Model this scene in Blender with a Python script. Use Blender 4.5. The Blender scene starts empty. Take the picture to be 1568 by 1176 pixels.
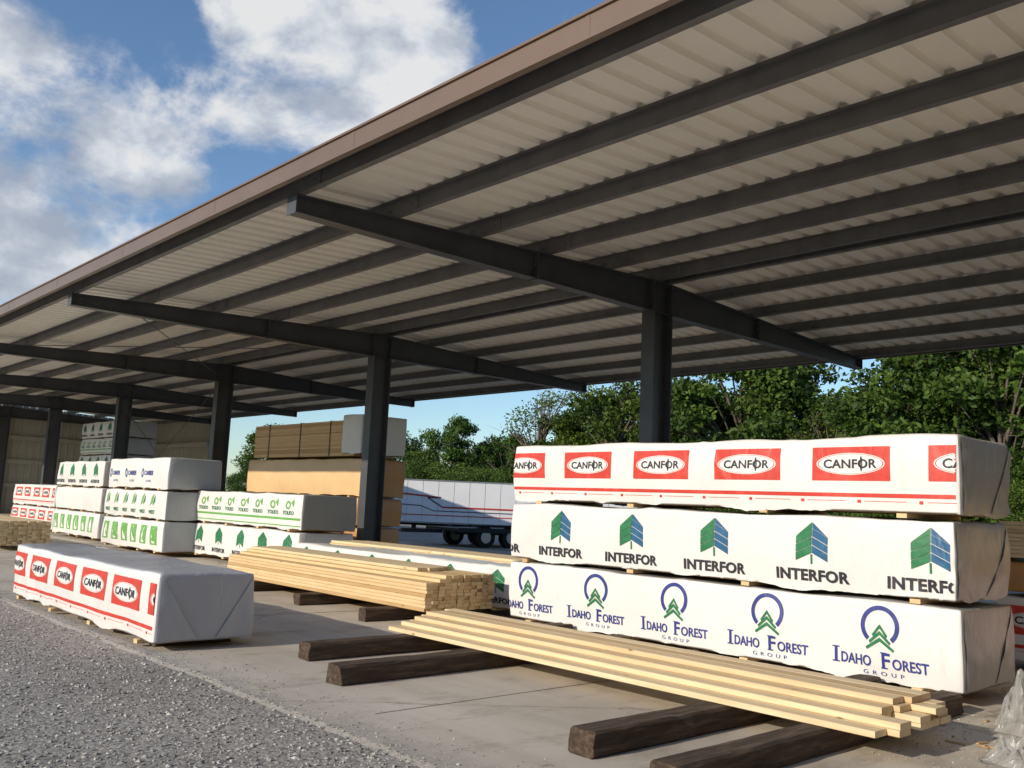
import bpy, math, random
import numpy as np
from mathutils import Vector, noise, Matrix
random.seed(7); np.random.seed(7)
D=bpy.data
scene=bpy.context.scene
scene.view_settings.view_transform='Standard'
scene.view_settings.look='None'; scene.view_settings.exposure=0

# ------------------------------------------------------------ materials
def newmat(name):
    m=D.materials.new(name); m.use_nodes=True
    nt=m.node_tree; b=nt.nodes['Principled BSDF']
    return m,nt,b
def nd(nt,t,**kw):
    n=nt.nodes.new(t)
    for k,v in kw.items(): setattr(n,k,v)
    return n
def ramp(nt,stops):
    r=nt.nodes.new('ShaderNodeValToRGB'); e=r.color_ramp.elements
    e[0].position=stops[0][0]; e[0].color=(*stops[0][1],1)
    e[1].position=stops[-1][0]; e[1].color=(*stops[-1][1],1)
    for p,c in stops[1:-1]:
        k=e.new(p); k.color=(*c,1)
    return r
def coords(nt,scale=(1,1,1),kind='Object'):
    tc=nd(nt,'ShaderNodeTexCoord'); mp=nd(nt,'ShaderNodeMapping'); mp.inputs['Scale'].default_value=scale
    nt.links.new(tc.outputs[kind],mp.inputs[0]); return mp.outputs[0]
def noi(nt,vec,scale,detail=4,rough=.55):
    n=nd(nt,'ShaderNodeTexNoise'); n.inputs['Scale'].default_value=scale; n.inputs['Detail'].default_value=detail
    n.inputs['Roughness'].default_value=rough; nt.links.new(vec,n.inputs['Vector']); return n
def mixc(nt,fac,a,b,mode='MIX'):
    m=nd(nt,'ShaderNodeMix',data_type='RGBA',blend_type=mode)
    for s,i in ((fac,0),(a,6),(b,7)):
        if hasattr(s,'links'): nt.links.new(s,m.inputs[i])
        elif i==0: m.inputs[0].default_value=s
        else: m.inputs[i].default_value=(*s,1)
    return m.outputs[2]
def bump(nt,b,h,strength,dist):
    n=nd(nt,'ShaderNodeBump'); n.inputs['Strength'].default_value=strength; n.inputs['Distance'].default_value=dist
    nt.links.new(h,n.inputs['Height']); nt.links.new(n.outputs[0],b.inputs['Normal']); return n

def simple(name,col,rough=.6,var=.12,scale=3,metal=0,bstr=.15,bdist=.004,bscale=30,spec=.4):
    m,nt,b=newmat(name); v=coords(nt); n=noi(nt,v,scale,6,.6)
    lo=tuple(c*(1-var) for c in col); hi=tuple(min(1,c*(1+var)) for c in col)
    r=ramp(nt,[(.3,lo),(.7,hi)]); nt.links.new(n.outputs[0],r.inputs[0]); nt.links.new(r.outputs[0],b.inputs['Base Color'])
    b.inputs['Roughness'].default_value=rough; b.inputs['Metallic'].default_value=metal
    b.inputs['Specular IOR Level'].default_value=spec
    n2=noi(nt,v,bscale,4,.6); bump(nt,b,n2.outputs[0],bstr,bdist)
    return m

def wrinkle(nt,b,v,strength=.6,dist=.012):
    v2=coords(nt,(1.4,1.4,.8)); w=noi(nt,v2,1.1,3,.5)
    add=nd(nt,'ShaderNodeVectorMath',operation='MULTIPLY_ADD'); nt.links.new(w.outputs['Color'],add.inputs[0]); add.inputs[1].default_value=(2.2,2.2,2.2); nt.links.new(v2,add.inputs[2])
    vo=nd(nt,'ShaderNodeTexVoronoi',feature='DISTANCE_TO_EDGE'); vo.inputs['Scale'].default_value=1.5; nt.links.new(add.outputs[0],vo.inputs['Vector'])
    rr=ramp(nt,[(0,(0,0,0)),(.10,(.8,.8,.8)),(.35,(1,1,1))]); nt.links.new(vo.outputs['Distance'],rr.inputs[0])
    n3=noi(nt,v,2.6,3,.5)
    n4=noi(nt,coords(nt,(3,3,1.0)),2.4,2,.5); ab=nd(nt,'ShaderNodeMath',operation='SUBTRACT'); nt.links.new(n4.outputs[0],ab.inputs[0]); ab.inputs[1].default_value=.5
    a2=nd(nt,'ShaderNodeMath',operation='ABSOLUTE'); nt.links.new(ab.outputs[0],a2.inputs[0])
    a3=nd(nt,'ShaderNodeMath',operation='MINIMUM'); nt.links.new(a2.outputs[0],a3.inputs[0]); a3.inputs[1].default_value=.05
    mm=nd(nt,'ShaderNodeMath',operation='MULTIPLY_ADD'); nt.links.new(rr.outputs[0],mm.inputs[0]); mm.inputs[1].default_value=.30; nt.links.new(n3.outputs[0],mm.inputs[2])
    m2=nd(nt,'ShaderNodeMath',operation='MULTIPLY_ADD'); nt.links.new(a3.outputs[0],m2.inputs[0]); m2.inputs[1].default_value=2.6; nt.links.new(mm.outputs[0],m2.inputs[2])
    bump(nt,b,m2.outputs[0],strength,dist)
def wrapmat(name,col):
    m,nt,b=newmat(name); v=coords(nt)
    n=noi(nt,v,1.3,4,.5); r=ramp(nt,[(.28,tuple(c*.94 for c in col)),(.5,col),(.8,tuple(min(1,c*1.02) for c in col))])
    nt.links.new(n.outputs[0],r.inputs[0])
    d=noi(nt,v,12,8,.72); rd=ramp(nt,[(.24,(.62,.56,.48)),(.34,(1,1,1))]); nt.links.new(d.outputs[0],rd.inputs[0])
    c=mixc(nt,.4,r.outputs[0],rd.outputs[0],'MULTIPLY')
    g=noi(nt,coords(nt,(5,5,.5)),2.2,6,.7); rg=ramp(nt,[(.28,(.84,.81,.76)),(.42,(1,1,1))]); nt.links.new(g.outputs[0],rg.inputs[0])
    c=mixc(nt,.5,c,rg.outputs[0],'MULTIPLY')
    nt.links.new(c,b.inputs['Base Color'])
    b.inputs['Roughness'].default_value=.34; b.inputs['Specular IOR Level'].default_value=.45
    wrinkle(nt,b,v)
    return m
def inkmat(name,col):
    m,nt,b=newmat(name); v=coords(nt); n=noi(nt,v,9,7,.7)
    r=ramp(nt,[(.3,tuple(min(1,c*1.2+.02) for c in col)),(.5,col),(.75,tuple(c*.88 for c in col))]); nt.links.new(n.outputs[0],r.inputs[0]); nt.links.new(r.outputs[0],b.inputs['Base Color'])
    b.inputs['Roughness'].default_value=.42; b.inputs['Specular IOR Level'].default_value=.35; wrinkle(nt,b,v); return m

def woodmat(name,c1,c2,knots=True,rough=.65):
    m,nt,b=newmat(name); v=coords(nt,(.7,9,9)); n=noi(nt,v,3.5,6,.65)
    r=ramp(nt,[(.25,c1),(.7,c2)]); nt.links.new(n.outputs[0],r.inputs[0])
    at=nd(nt,'ShaderNodeAttribute',attribute_name='var')
    rv=ramp(nt,[(0,(.70,.62,.53)),(.3,(.88,.84,.79)),(1,(1.0,1.0,1.0))]); nt.links.new(at.outputs['Fac'],rv.inputs[0])
    c=mixc(nt,1,r.outputs[0],rv.outputs[0],'MULTIPLY')
    if knots:
        vo=nd(nt,'ShaderNodeTexVoronoi'); vo.inputs['Scale'].default_value=3.2; nt.links.new(coords(nt,(1,3,3)),vo.inputs['Vector'])
        rk=ramp(nt,[(.03,(.28,.15,.07)),(.1,(1,1,1))]); nt.links.new(vo.outputs['Distance'],rk.inputs[0])
        c=mixc(nt,.9,c,rk.outputs[0],'MULTIPLY')
    nt.links.new(c,b.inputs['Base Color']); b.inputs['Roughness'].default_value=rough; b.inputs['Specular IOR Level'].default_value=.25
    bump(nt,b,n.outputs[0],.35,.005)
    return m

M={}
M['wrap']=wrapmat('white_wrap',(.79,.775,.745))
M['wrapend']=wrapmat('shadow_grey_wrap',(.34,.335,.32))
M['wrap2']=wrapmat('shade_grey_wrap',(.44,.45,.47))  # white wrap with the shade of the bundle ends put into its colour
M['tan']=wrapmat('tan_wrap',(.80,.55,.29))
M['brown']=wrapmat('brown_wrap',(.55,.30,.12))
M['red']=inkmat('red_print',(.62,.06,.04))
M['ink']=inkmat('dark_print',(.035,.035,.045))
M['navy']=inkmat('navy_print',(.04,.055,.24))
M['green']=inkmat('green_print',(.03,.19,.08))
M['lgreen']=inkmat('bright_green_print',(.16,.40,.10))
M['teal']=inkmat('teal_print',(.03,.12,.24))
M['mark']=inkmat('white_print',(.79,.775,.745))
M['pine']=woodmat('pine_wood',(.74,.56,.32),(.90,.76,.51))
M['pine2']=woodmat('orange_pine_wood',(.66,.45,.22),(.84,.64,.37))
M['tanwood']=woodmat('tan_panel_wood',(.76,.52,.26),(.90,.68,.40))
M['core']=woodmat('lumber_core',(.42,.27,.13),(.58,.40,.2))
def sleepermat():
    m,nt,b=newmat('creosote_timber'); v=coords(nt,(9,.9,9)); n=noi(nt,v,3,7,.7)
    r=ramp(nt,[(.25,(.018,.012,.008)),(.5,(.075,.048,.03)),(.75,(.20,.14,.095))]); nt.links.new(n.outputs[0],r.inputs[0]); nt.links.new(r.outputs[0],b.inputs['Base Color'])
    b.inputs['Roughness'].default_value=.85; bump(nt,b,n.outputs[0],1,.02); return m
M['sleeper']=sleepermat()
M['steel']=simple('grey_steel_paint',(.08,.086,.096),.42,.15,2,0,.05)
M['purlin']=simple('grey_purlin_steel',(.14,.14,.14),.45,.2,2.5,0,.05)
M['panel']=simple('white_roof_panel',(.90,.875,.81),.42,.04,.8,0,.02)
M['fascia']=simple('brown_trim',(.18,.125,.09),.4,.08,1.5,0,.03)
M['wall']=simple('grey_beige_siding',(.42,.41,.35),.5,.08,.7,0,.02)
M['rubber']=simple('rubber',(.02,.02,.02),.8)
M['joint']=simple('slab_joint',(.16,.14,.12),.9)
M['dark']=simple('dark_chassis',(.025,.025,.028),.6)
M['white']=simple('white_body_paint',(.80,.81,.83),.3,.04,.8,0,.02)
M['glass']=simple('dark_glass',(.02,.025,.03),.08,.05,1,0,0,spec=.8)
M['rim']=simple('wheel_rim',(.4,.4,.42),.35,.1,3,.6)
M['bark']=simple('tree_bark',(.16,.13,.10),.9,.3,6,0,.6,.02,12)
M['strap']=simple('plastic_strap',(.05,.06,.05),.4)
M['tred']=simple('red_stripe_paint',(.5,.05,.04),.35)
M['tnavy']=simple('dark_stripe_paint',(.06,.07,.12),.35)

def leafmat(name,c1,c2):
    m,nt,b=newmat(name); at=nd(nt,'ShaderNodeAttribute',attribute_name='var')
    r=ramp(nt,[(0,c1),(1,c2)]); nt.links.new(at.outputs['Fac'],r.inputs[0])
    oi=nd(nt,'ShaderNodeObjectInfo'); ro=ramp(nt,[(0,(.72,.85,.7)),(.5,(1,1,1)),(1,(1.0,.92,.62))]); nt.links.new(oi.outputs['Random'],ro.inputs[0])
    c=mixc(nt,1,r.outputs[0],ro.outputs[0],'MULTIPLY')
    nt.links.new(c,b.inputs['Base Color'])
    b.inputs['Roughness'].default_value=.55; b.inputs['Specular IOR Level'].default_value=.25
    tr=nd(nt,'ShaderNodeBsdfTranslucent'); nt.links.new(c,tr.inputs[0])
    mx=nd(nt,'ShaderNodeMixShader'); mx.inputs[0].default_value=.25
    out=[n for n in nt.nodes if n.type=='OUTPUT_MATERIAL'][0]
    nt.links.new(b.outputs[0],mx.inputs[1]); nt.links.new(tr.outputs[0],mx.inputs[2]); nt.links.new(mx.outputs[0],out.inputs[0])
    return m
M['leaf']=leafmat('leaves',(.028,.06,.010),(.145,.23,.040))

def gravelmat():
    m,nt,b=newmat('gravel'); v=coords(nt)
    vo=nd(nt,'ShaderNodeTexVoronoi'); vo.inputs['Scale'].default_value=42; nt.links.new(v,vo.inputs['Vector'])
    r=ramp(nt,[(0,(.20,.19,.175)),(.5,(.39,.37,.335)),(.85,(.49,.465,.42)),(1,(.64,.61,.56))]); nt.links.new(vo.outputs['Color'],r.inputs[0])
    n=noi(nt,v,.6,8,.65); r2=ramp(nt,[(.3,(.68,.66,.64)),(.7,(1.0,.985,.96))]); nt.links.new(n.outputs[0],r2.inputs[0])
    nt.links.new(mixc(nt,1,r.outputs[0],r2.outputs[0],'MULTIPLY'),b.inputs['Base Color'])
    b.inputs['Roughness'].default_value=.9
    n2=noi(nt,v,16,6,.7)
    mm=nd(nt,'ShaderNodeMath',operation='MULTIPLY_ADD'); nt.links.new(vo.outputs['Distance'],mm.inputs[0]); mm.inputs[1].default_value=-.8; nt.links.new(n2.outputs[0],mm.inputs[2])
    bump(nt,b,mm.outputs[0],.5,.010); return m
M['gravel']=gravelmat()
def stonemat():
    m,nt,b=newmat('stones'); at=nd(nt,'ShaderNodeAttribute',attribute_name='var')
    r=ramp(nt,[(0,(.19,.18,.165)),(.5,(.39,.37,.335)),(.9,(.53,.505,.46)),(1,(.70,.675,.63))]); nt.links.new(at.outputs['Fac'],r.inputs[0]); nt.links.new(r.outputs[0],b.inputs['Base Color'])
    b.inputs['Roughness'].default_value=.9; return m
M['stone']=stonemat()
def concretemat():
    m,nt,b=newmat('concrete'); v=coords(nt)
    n=noi(nt,v,.45,10,.66); r=ramp(nt,[(.3,(.50,.44,.36)),(.5,(.60,.54,.45)),(.75,(.68,.62,.53))]); nt.links.new(n.outputs[0],r.inputs[0])
    s=noi(nt,coords(nt,(1,.35,1)),3.0,8,.75); rs=ramp(nt,[(.33,(.5,.46,.41)),(.48,(1,1,1))]); nt.links.new(s.outputs[0],rs.inputs[0])
    c=mixc(nt,.6,r.outputs[0],rs.outputs[0],'MULTIPLY')
    s2=noi(nt,v,5,6,.65); r3=ramp(nt,[(.28,(.33,.29,.25)),(.35,(1,1,1))]); nt.links.new(s2.outputs[0],r3.inputs[0])
    c=mixc(nt,.65,c,r3.outputs[0],'MULTIPLY')
    ln=noi(nt,coords(nt,(.12,1.3,1)),1.4,5,.6); rl=ramp(nt,[(.35,(.78,.77,.75)),(.6,(1,1,1))]); nt.links.new(ln.outputs[0],rl.inputs[0])
    c=mixc(nt,.8,c,rl.outputs[0],'MULTIPLY')
    f=noi(nt,v,120,3,.7); rf=ramp(nt,[(.3,(.8,.8,.8)),(.6,(1,1,1))]); nt.links.new(f.outputs[0],rf.inputs[0])
    c=mixc(nt,.7,c,rf.outputs[0],'MULTIPLY')
    sp=nd(nt,'ShaderNodeSeparateXYZ'); nt.links.new(v,sp.inputs[0])
    e1=nd(nt,'ShaderNodeMath',operation='MULTIPLY_ADD'); nt.links.new(noi(nt,v,4,6,.7).outputs[0],e1.inputs[0]); e1.inputs[1].default_value=-1.1; nt.links.new(sp.outputs[1],e1.inputs[2])
    rd=nd(nt,'ShaderNodeMapRange'); nt.links.new(e1.outputs[0],rd.inputs[0]); rd.inputs[1].default_value=2.45; rd.inputs[2].default_value=2.75; rd.inputs[3].default_value=.75; rd.inputs[4].default_value=0
    vo2=nd(nt,'ShaderNodeTexVoronoi'); vo2.inputs['Scale'].default_value=60; nt.links.new(v,vo2.inputs['Vector'])
    rr=ramp(nt,[(0,(.22,.205,.185)),(.6,(.38,.355,.32)),(1,(.5,.475,.43))]); nt.links.new(vo2.outputs['Color'],rr.inputs[0])
    c=mixc(nt,rd.outputs[0],c,rr.outputs[0])
    vo=nd(nt,'ShaderNodeTexVoronoi',feature='DISTANCE_TO_EDGE'); vo.inputs['Scale'].default_value=.22
    w=noi(nt,v,2.2,5,.6); ad=nd(nt,'ShaderNodeVectorMath',operation='MULTIPLY_ADD'); nt.links.new(w.outputs['Color'],ad.inputs[0]); ad.inputs[1].default_value=(.35,.35,.35); nt.links.new(v,ad.inputs[2]); nt.links.new(ad.outputs[0],vo.inputs['Vector'])
    rc=ramp(nt,[(0,(.5,.46,.43)),(.0022,(1,1,1))]); nt.links.new(vo.outputs['Distance'],rc.inputs[0])
    c=mixc(nt,.7,c,rc.outputs[0],'MULTIPLY')
    nt.links.new(c,b.inputs['Base Color']); b.inputs['Roughness'].default_value=.85
    bump(nt,b,f.outputs[0],.3,.004); return m
M['concrete']=concretemat()
def grassmat():
    m,nt,b=newmat('grass'); v=coords(nt); n=noi(nt,v,.25,10,.7)
    r=ramp(nt,[(.3,(.06,.09,.025)),(.6,(.10,.14,.04)),(.8,(.17,.16,.08))]); nt.links.new(n.outputs[0],r.inputs[0]); nt.links.new(r.outputs[0],b.inputs['Base Color'])
    b.inputs['Roughness'].default_value=.9; bump(nt,b,noi(nt,v,9,8,.8).outputs[0],1,.08); return m
M['grass']=grassmat()
def plasticmat():
    m,nt,b=newmat('clear_plastic'); b.inputs['Base Color'].default_value=(.48,.47,.44,1); b.inputs['Roughness'].default_value=.12
    b.inputs['Alpha'].default_value=.5; v=coords(nt); bump(nt,b,noi(nt,v,14,5,.6).outputs[0],.6,.02); return m
M['plastic']=plasticmat()

# ------------------------------------------------------------ mesh builder
class MB:
    def __init__(s): s.v=[];s.f=[];s.m=[];s.c=[];s.mats=[];s.sm=[]
    def mi(s,k):
        if k not in s.mats: s.mats.append(k)
        return s.mats.index(k)
    def face(s,pts,mat,var=.5,smooth=False):
        b=len(s.v); s.v+=[tuple(p) for p in pts]; s.f.append(tuple(range(b,b+len(pts)))); s.m.append(s.mi(mat)); s.c.append(var); s.sm.append(smooth)
    def mesh(s,vs,fs,mat,var=.5,smooth=False):
        b=len(s.v); s.v+=[tuple(p) for p in vs]; k=s.mi(mat)
        for f in fs: s.f.append(tuple(i+b for i in f)); s.m.append(k); s.c.append(var); s.sm.append(smooth)
    def box(s,x0,x1,y0,y1,z0,z1,mat,var=.5,bev=0,rot=None):
        if bev>0:
            b=bev
            prof=[(y0+b,z0),(y1-b,z0),(y1,z0+b),(y1,z1-b),(y1-b,z1),(y0+b,z1),(y0,z1-b),(y0,z0+b)]
            vs=[(x0,p,q) for p,q in prof]+[(x1,p,q) for p,q in prof]
            fs=[(i,i+8,(i+1)%8+8,(i+1)%8) for i in range(8)]+[tuple(range(8)),tuple(range(15,7,-1))]
        else:
            vs=[(x,y,z) for x in(x0,x1) for y in(y0,y1) for z in(z0,z1)]
            fs=[(0,1,3,2),(4,6,7,5),(0,4,5,1),(2,3,7,6),(0,2,6,4),(1,5,7,3)]
        if rot: vs=[tuple(rot@Vector(p)) for p in vs]
        s.mesh(vs,fs,mat,var)
    def cyl(s,p0,p1,r0,r1,mat,n=8,var=.5,cap=True,smooth=True):
        p0=Vector(p0);p1=Vector(p1);d=(p1-p0).normalized();a=d.orthogonal().normalized();b=d.cross(a)
        vs=[]
        for p,r in((p0,r0),(p1,r1)):
            for i in range(n):
                t=2*math.pi*i/n; vs.append(p+a*r*math.cos(t)+b*r*math.sin(t))
        fs=[(i,(i+1)%n,(i+1)%n+n,i+n) for i in range(n)]
        s.mesh(vs,fs,mat,var,smooth)
        if cap: s.mesh(vs,[tuple(range(n-1,-1,-1)),tuple(range(n,2*n))],mat,var)
    def obj(s,name,parent=None):
        me=D.meshes.new(name); me.from_pydata(s.v,[],s.f)
        for k in s.mats: me.materials.append(M[k])
        me.polygons.foreach_set('material_index',s.m); me.polygons.foreach_set('use_smooth',s.sm)
        at=me.attributes.new('var','FLOAT','FACE'); at.data.foreach_set('value',s.c)
        me.update(); o=D.objects.new(name,me); scene.collection.objects.link(o)
        if parent: o.parent=parent
        return o
def empty(name,loc=(0,0,0),rz=0):
    e=D.objects.new(name,None); scene.collection.objects.link(e); e.location=loc; e.rotation_euler[2]=rz; return e

# ------------------------------------------------------------ text
_tc={}
def textmesh(body,bold=0.0,spacing=1.0):
    k=(body,bold,spacing)
    if k in _tc: return _tc[k]
    cu=D.curves.new('t','FONT'); cu.body=body; cu.size=1; cu.offset=bold; cu.space_character=spacing; cu.resolution_u=3; cu.fill_mode='FRONT'
    o=D.objects.new('t',cu); scene.collection.objects.link(o)
    dg=bpy.context.evaluated_depsgraph_get(); dg.update()
    me=D.meshes.new_from_object(o.evaluated_get(dg))
    vs=np.array([v.co[:2] for v in me.vertices]); fs=[tuple(p.vertices) for p in me.polygons]
    D.objects.remove(o); D.curves.remove(cu); D.meshes.remove(me)
    mn=vs.min(0);mx=vs.max(0); vs=(vs-mn)/(mx-mn)
    _tc[k]=(vs,fs); return _tc[k]

# ------------------------------------------------------------ wrapped bundle
def bundle(x0,x1,y0,y1,z0,z1,style,seed,wrap='wrap',name='wrapped_lumber_bundle',dunnage=True,endwrap=None,near=False,topwrap=None):
    mb=MB(); r=.026
    stp=.034 if near else .09
    rs=random.Random(seed); H=z1-z0
    creases=[(rs.uniform(x0,x1),rs.uniform(-.9,.9),rs.uniform(.045,.10),rs.uniform(-.011,.013)) for _ in range(int((x1-x0)*1.6))]
    bel=rs.uniform(.012,.026)
    def disp(p):
        x,y,z=p
        a=noise.noise((x*1.4+seed*7.3,y*1.5,z*2.2))*.024+noise.noise((x*4+seed,y*4,z*3))*.005
        for cx,sl,w,am in creases:
            d=(x-cx-(z-z0)*sl-(y-y0)*sl*.7)/w
            if -2.5<d<2.5: a+=am*math.exp(-d*d)
        t=(z-z0)/H
        if t<.999: a+=bel*math.sin(math.pi*min(1,max(0,t)))+max(0,.25-t)*.09*(noise.noise((x*2.3+seed,y*2.3,7))+.1)
        return a
    def axis(a,b,step):
        n=max(2,int((b-a)/step)); ar=list(np.linspace(a+r,b-r,n+1)); return [a,a+r*.35]+ar+[b-r*.35,b]
    X=axis(x0,x1,stp);Y=axis(y0,y1,stp*1.2);Z=axis(z0,z1,stp)
    def fix(p,n):
        x,y,z=p
        ix=min(max(x,x0+r),x1-r);iy=min(max(y,y0+r),y1-r);iz=min(max(z,z0-1),z1-r)
        d=Vector((x-ix,y-iy,z-iz))
        if d.length>1e-9:
            d.normalize(); q=Vector((ix,iy,iz))+d*r; q+=d*disp(p)
        else: q=Vector(p)
        if z<=z0+1e-6:
            q.z+=.014+.055*noise.noise((x*2.2+seed,y*2.2,3.3))+.012*noise.noise((x*14+seed,y*14,3.3))
        if z>=z1-1e-6: q.z-=.010*math.sin((x-x0)*2.1+seed)**2
        return q
    def grid(A,B,fn,flip,mat):
        vs=[fix(fn(a,b),0) for a in A for b in B]; nb=len(B); fs=[]
        for i in range(len(A)-1):
            for j in range(nb-1):
                q=(i*nb+j,(i+1)*nb+j,(i+1)*nb+j+1,i*nb+j+1); fs.append(q if not flip else q[::-1])
        mb.mesh(vs,fs,mat,.5,True)
    ew=endwrap or wrap
    grid(X,Z,lambda a,b:(a,y0,b),False,wrap)
    grid(X,Z,lambda a,b:(a,y1,b),True,wrap)
    grid(X,Y,lambda a,b:(a,b,z1),False,topwrap or ew)
    grid(Y,Z,lambda a,b:(x0,a,b),True,ew)
    grid(Y,Z,lambda a,b:(x1,a,b),False,ew)
    if near:
        for s,yy in((1,y0),(-1,y1)):
            w=(y1-y0)*.40; o=.014
            pts=[(x1,yy+s*.01,z1-.03),(x1,yy+s*w,z0+.03),(x1,yy+s*.01,z0+.03)]
            vs=[];fs=[];n=12
            for i in range(n+1):
                for j in range(n+1-i):
                    u=i/n;v=j/n; p=Vector(pts[2])+ (Vector(pts[1])-Vector(pts[2]))*u+(Vector(pts[0])-Vector(pts[2]))*v
                    q=fix((x1,p.y,p.z),0); q.x+=o+.014*noise.noise((p.y*7,p.z*7,seed))+.006*s
                    vs.append(q)
            idx={};k=0
            for i in range(n+1):
                for j in range(n+1-i): idx[i,j]=k;k+=1
            for i in range(n):
                for j in range(n-i):
                    fs.append((idx[i,j],idx[i+1,j],idx[i,j+1]))
                    if j<n-i-1: fs.append((idx[i+1,j],idx[i+1,j+1],idx[i,j+1]))
            mb.mesh(vs,fs,ew,.5,True)
    i=.035
    mb.box(x0+i,x1-i,y0+i,y1-i,z0+.002,z1-.05,'core',.6)
    if dunnage:
        n=4
        for k in range(n):
            xx=x0+.35+(x1-x0-.7)*k/(n-1)+rs.uniform(-.1,.1)
            mb.box(xx-.04,xx+.04,y0-.01+rs.uniform(-.03,.012),y1+.01,z0-.033,z0+.001,'pine2',rs.random())
    def P(u,v,off):
        x=min(max(u,x0+.012),x1-.012); return (x,y0-disp((x,y0,v))-off-.0015,v)
    def poly(vs,fs,mat,off):
        out=[]
        for f in fs:
            cx=sum(vs[i][0] for i in f)/len(f)
            if x0+.01<cx<x1-.01: out.append(f)
        if not out: return
        pts=[P(a,b,off) for a,b in vs]
        mb.mesh(pts,out,mat,.5,False)
    def rect(u0,u1,v0,v1,mat,off=.002):
        nu=max(1,int((u1-u0)/.022));nv=max(1,int((v1-v0)/.022))
        vs=[(u0+(u1-u0)*i/nu,v0+(v1-v0)*j/nv) for i in range(nu+1) for j in range(nv+1)]
        fs=[(i*(nv+1)+j,(i+1)*(nv+1)+j,(i+1)*(nv+1)+j+1,i*(nv+1)+j+1) for i in range(nu) for j in range(nv)]
        poly(vs,fs,mat,off)
    def ell(cx,cz,a,b,mat,off,t0=0,t1=2*math.pi,hole=0,n=48):
        rings=[hole,(hole+1)/2,1] if hole else [0.02,.2,.4,.6,.8,1]
        vs=[]
        for q in rings:
            for i in range(n+1):
                t=t0+(t1-t0)*i/n; vs.append((cx+a*q*math.cos(t),cz+b*q*math.sin(t)))
        fs=[]
        for k in range(len(rings)-1):
            for i in range(n): fs.append((k*(n+1)+i,(k+1)*(n+1)+i,(k+1)*(n+1)+i+1,k*(n+1)+i+1))
        poly(vs,fs,mat,off)
    def text(body,cx,z,w,h,mat,off=.007,bold=.015,sp=1.0):
        vs,fs=textmesh(body,bold,sp)
        poly([(cx-w/2+w*a,z+h*b) for a,b in vs],fs,mat,off)
    def tri(pts,mat,off=.004): poly(pts,[tuple(range(len(pts)))],mat,off)
    def conifer(cx,zb,w,h,m1,m2,strip=4,off=.005):
        for sgn,mt in((-1,m1),(1,m2)):
            for k in range(strip):
                ww=w/2 if k<strip-1 else w/2*.62
                yb=zb+h*.02+h*.225*k; th=h*.208
                rise=h*.22*(ww/(w/2)); g=.006 if sgn>0 else .0
                pts=[(cx+sgn*ww,yb),(cx+sgn*g,yb+rise),(cx+sgn*g,yb+rise+th),(cx+sgn*ww,yb+th)]
                if k==strip-1: pts=[(cx+sgn*ww*1.6,yb-.01*h),(cx+sgn*g,yb+h*.21),(cx+sgn*g,yb+h*.38)]
                tri(pts if sgn>0 else pts[::-1],mt,off)
        tri([(cx-.008,zb-h*.06),(cx+.008,zb-h*.06),(cx+.008,zb+h*.2),(cx-.008,zb+h*.2)],m1,off)
    st=style[0] if style else None
    if st=='oval':
        sp,c0=style[1],style[2]; u=c0; hh=H/.62
        while u-.34<x1:
            if u+.34>x0:
                zc=z0+H*.635
                rect(u-.335,u+.335,zc-.14*hh,zc+.14*hh,'red',.002)
                ell(u,zc,.295,.090*hh,'mark',.004)
                ell(u,zc,.285,.083*hh,'red',.0055,hole=.97)
                text('CANFOR',u,zc-.038*hh,.46,.076*hh,'ink',.0085,.022,1.02)
                ell(u+.098,zc+.0,.010,.062*hh,'ink',.009,hole=.3)
            u+=sp
        rect(x0+.02,x1-.02,z0+.135*hh-.014,z0+.135*hh+.018,'red')
        u=x0+.1
        while u<x1-.1:
            rect(u,u+.03,z0+.075*hh,z0+.1*hh,'red'); rect(u+.06,u+.4,z0+.088*hh,z0+.092*hh,'red'); u+=.5
    elif st=='conifer':
        sp,c0=style[1],style[2]; u=c0
        while u-.34<x1:
            if u+.34>x0:
                conifer(u,z0+H*.36,.29,H*.5,'green','teal')
                text('INTERFOR',u,z0+H*.10,.66,H*.16,'ink',.007,.035,1.05)
            u+=sp
    elif st=='ring':
        sp,c0=style[1],style[2]; u=c0
        while u-.4<x1:
            if u+.4>x0:
                zc=z0+H*.68
                ell(u,zc,.155,.155,'navy',.003,math.radians(-48),math.radians(228),.78)
                for k in range(3):
                    zz=zc-.185+.05*k; w=.105-.027*k
                    for sg in(-1,1):
                        pts=[(u+sg*w,zz-.0),(u,zz+.07),(u,zz+.10),(u+sg*(w+.010),zz+.018)]
                        tri(pts if sg>0 else pts[::-1],'green',.005)
                bz=z0+H*.17
                for ch,cx,w in(('I',-.37,.022),('DAHO',-.2,.25),('F',.045,.065),('OREST',.235,.28)):
                    big=ch in('I','F')
                    text(ch,u+cx,bz,w,H*(.19 if big else .135),'navy',.006,.018)
                for cx,w in((-.37,.06),(.03,.05)):
                    rect(u+cx-w/2,u+cx+w/2,bz-.004,bz+.006,'navy',.0058); rect(u+cx-w/2,u+cx+w/2,bz+H*.19-.006,bz+H*.19+.003,'navy',.0058)
                text('GROUP',u+.02,z0+H*.075,.32,H*.05,'navy',.006,-.005,1.9)
            u+=sp
    elif st=='band':
        rect(x0+.02,x1-.02,z0+.16,z0+.20,'lgreen'); rect(x0+.02,x1-.02,z0+.05,z0+.07,'lgreen'); u=x0+.35
        while u<x1-.2:
            text('TOLKO',u+.02,z0+.25,.4,.07,'green',.005,.03); ell(u,z0+H*.68,.09,.075,'lgreen',.003,hole=.55); tri([(u+.1,z0+H*.75),(u+.2,z0+H*.62),(u+.2,z0+H*.85)],'lgreen'); u+=.58
    elif st=='blue':
        u=x0+.4
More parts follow.
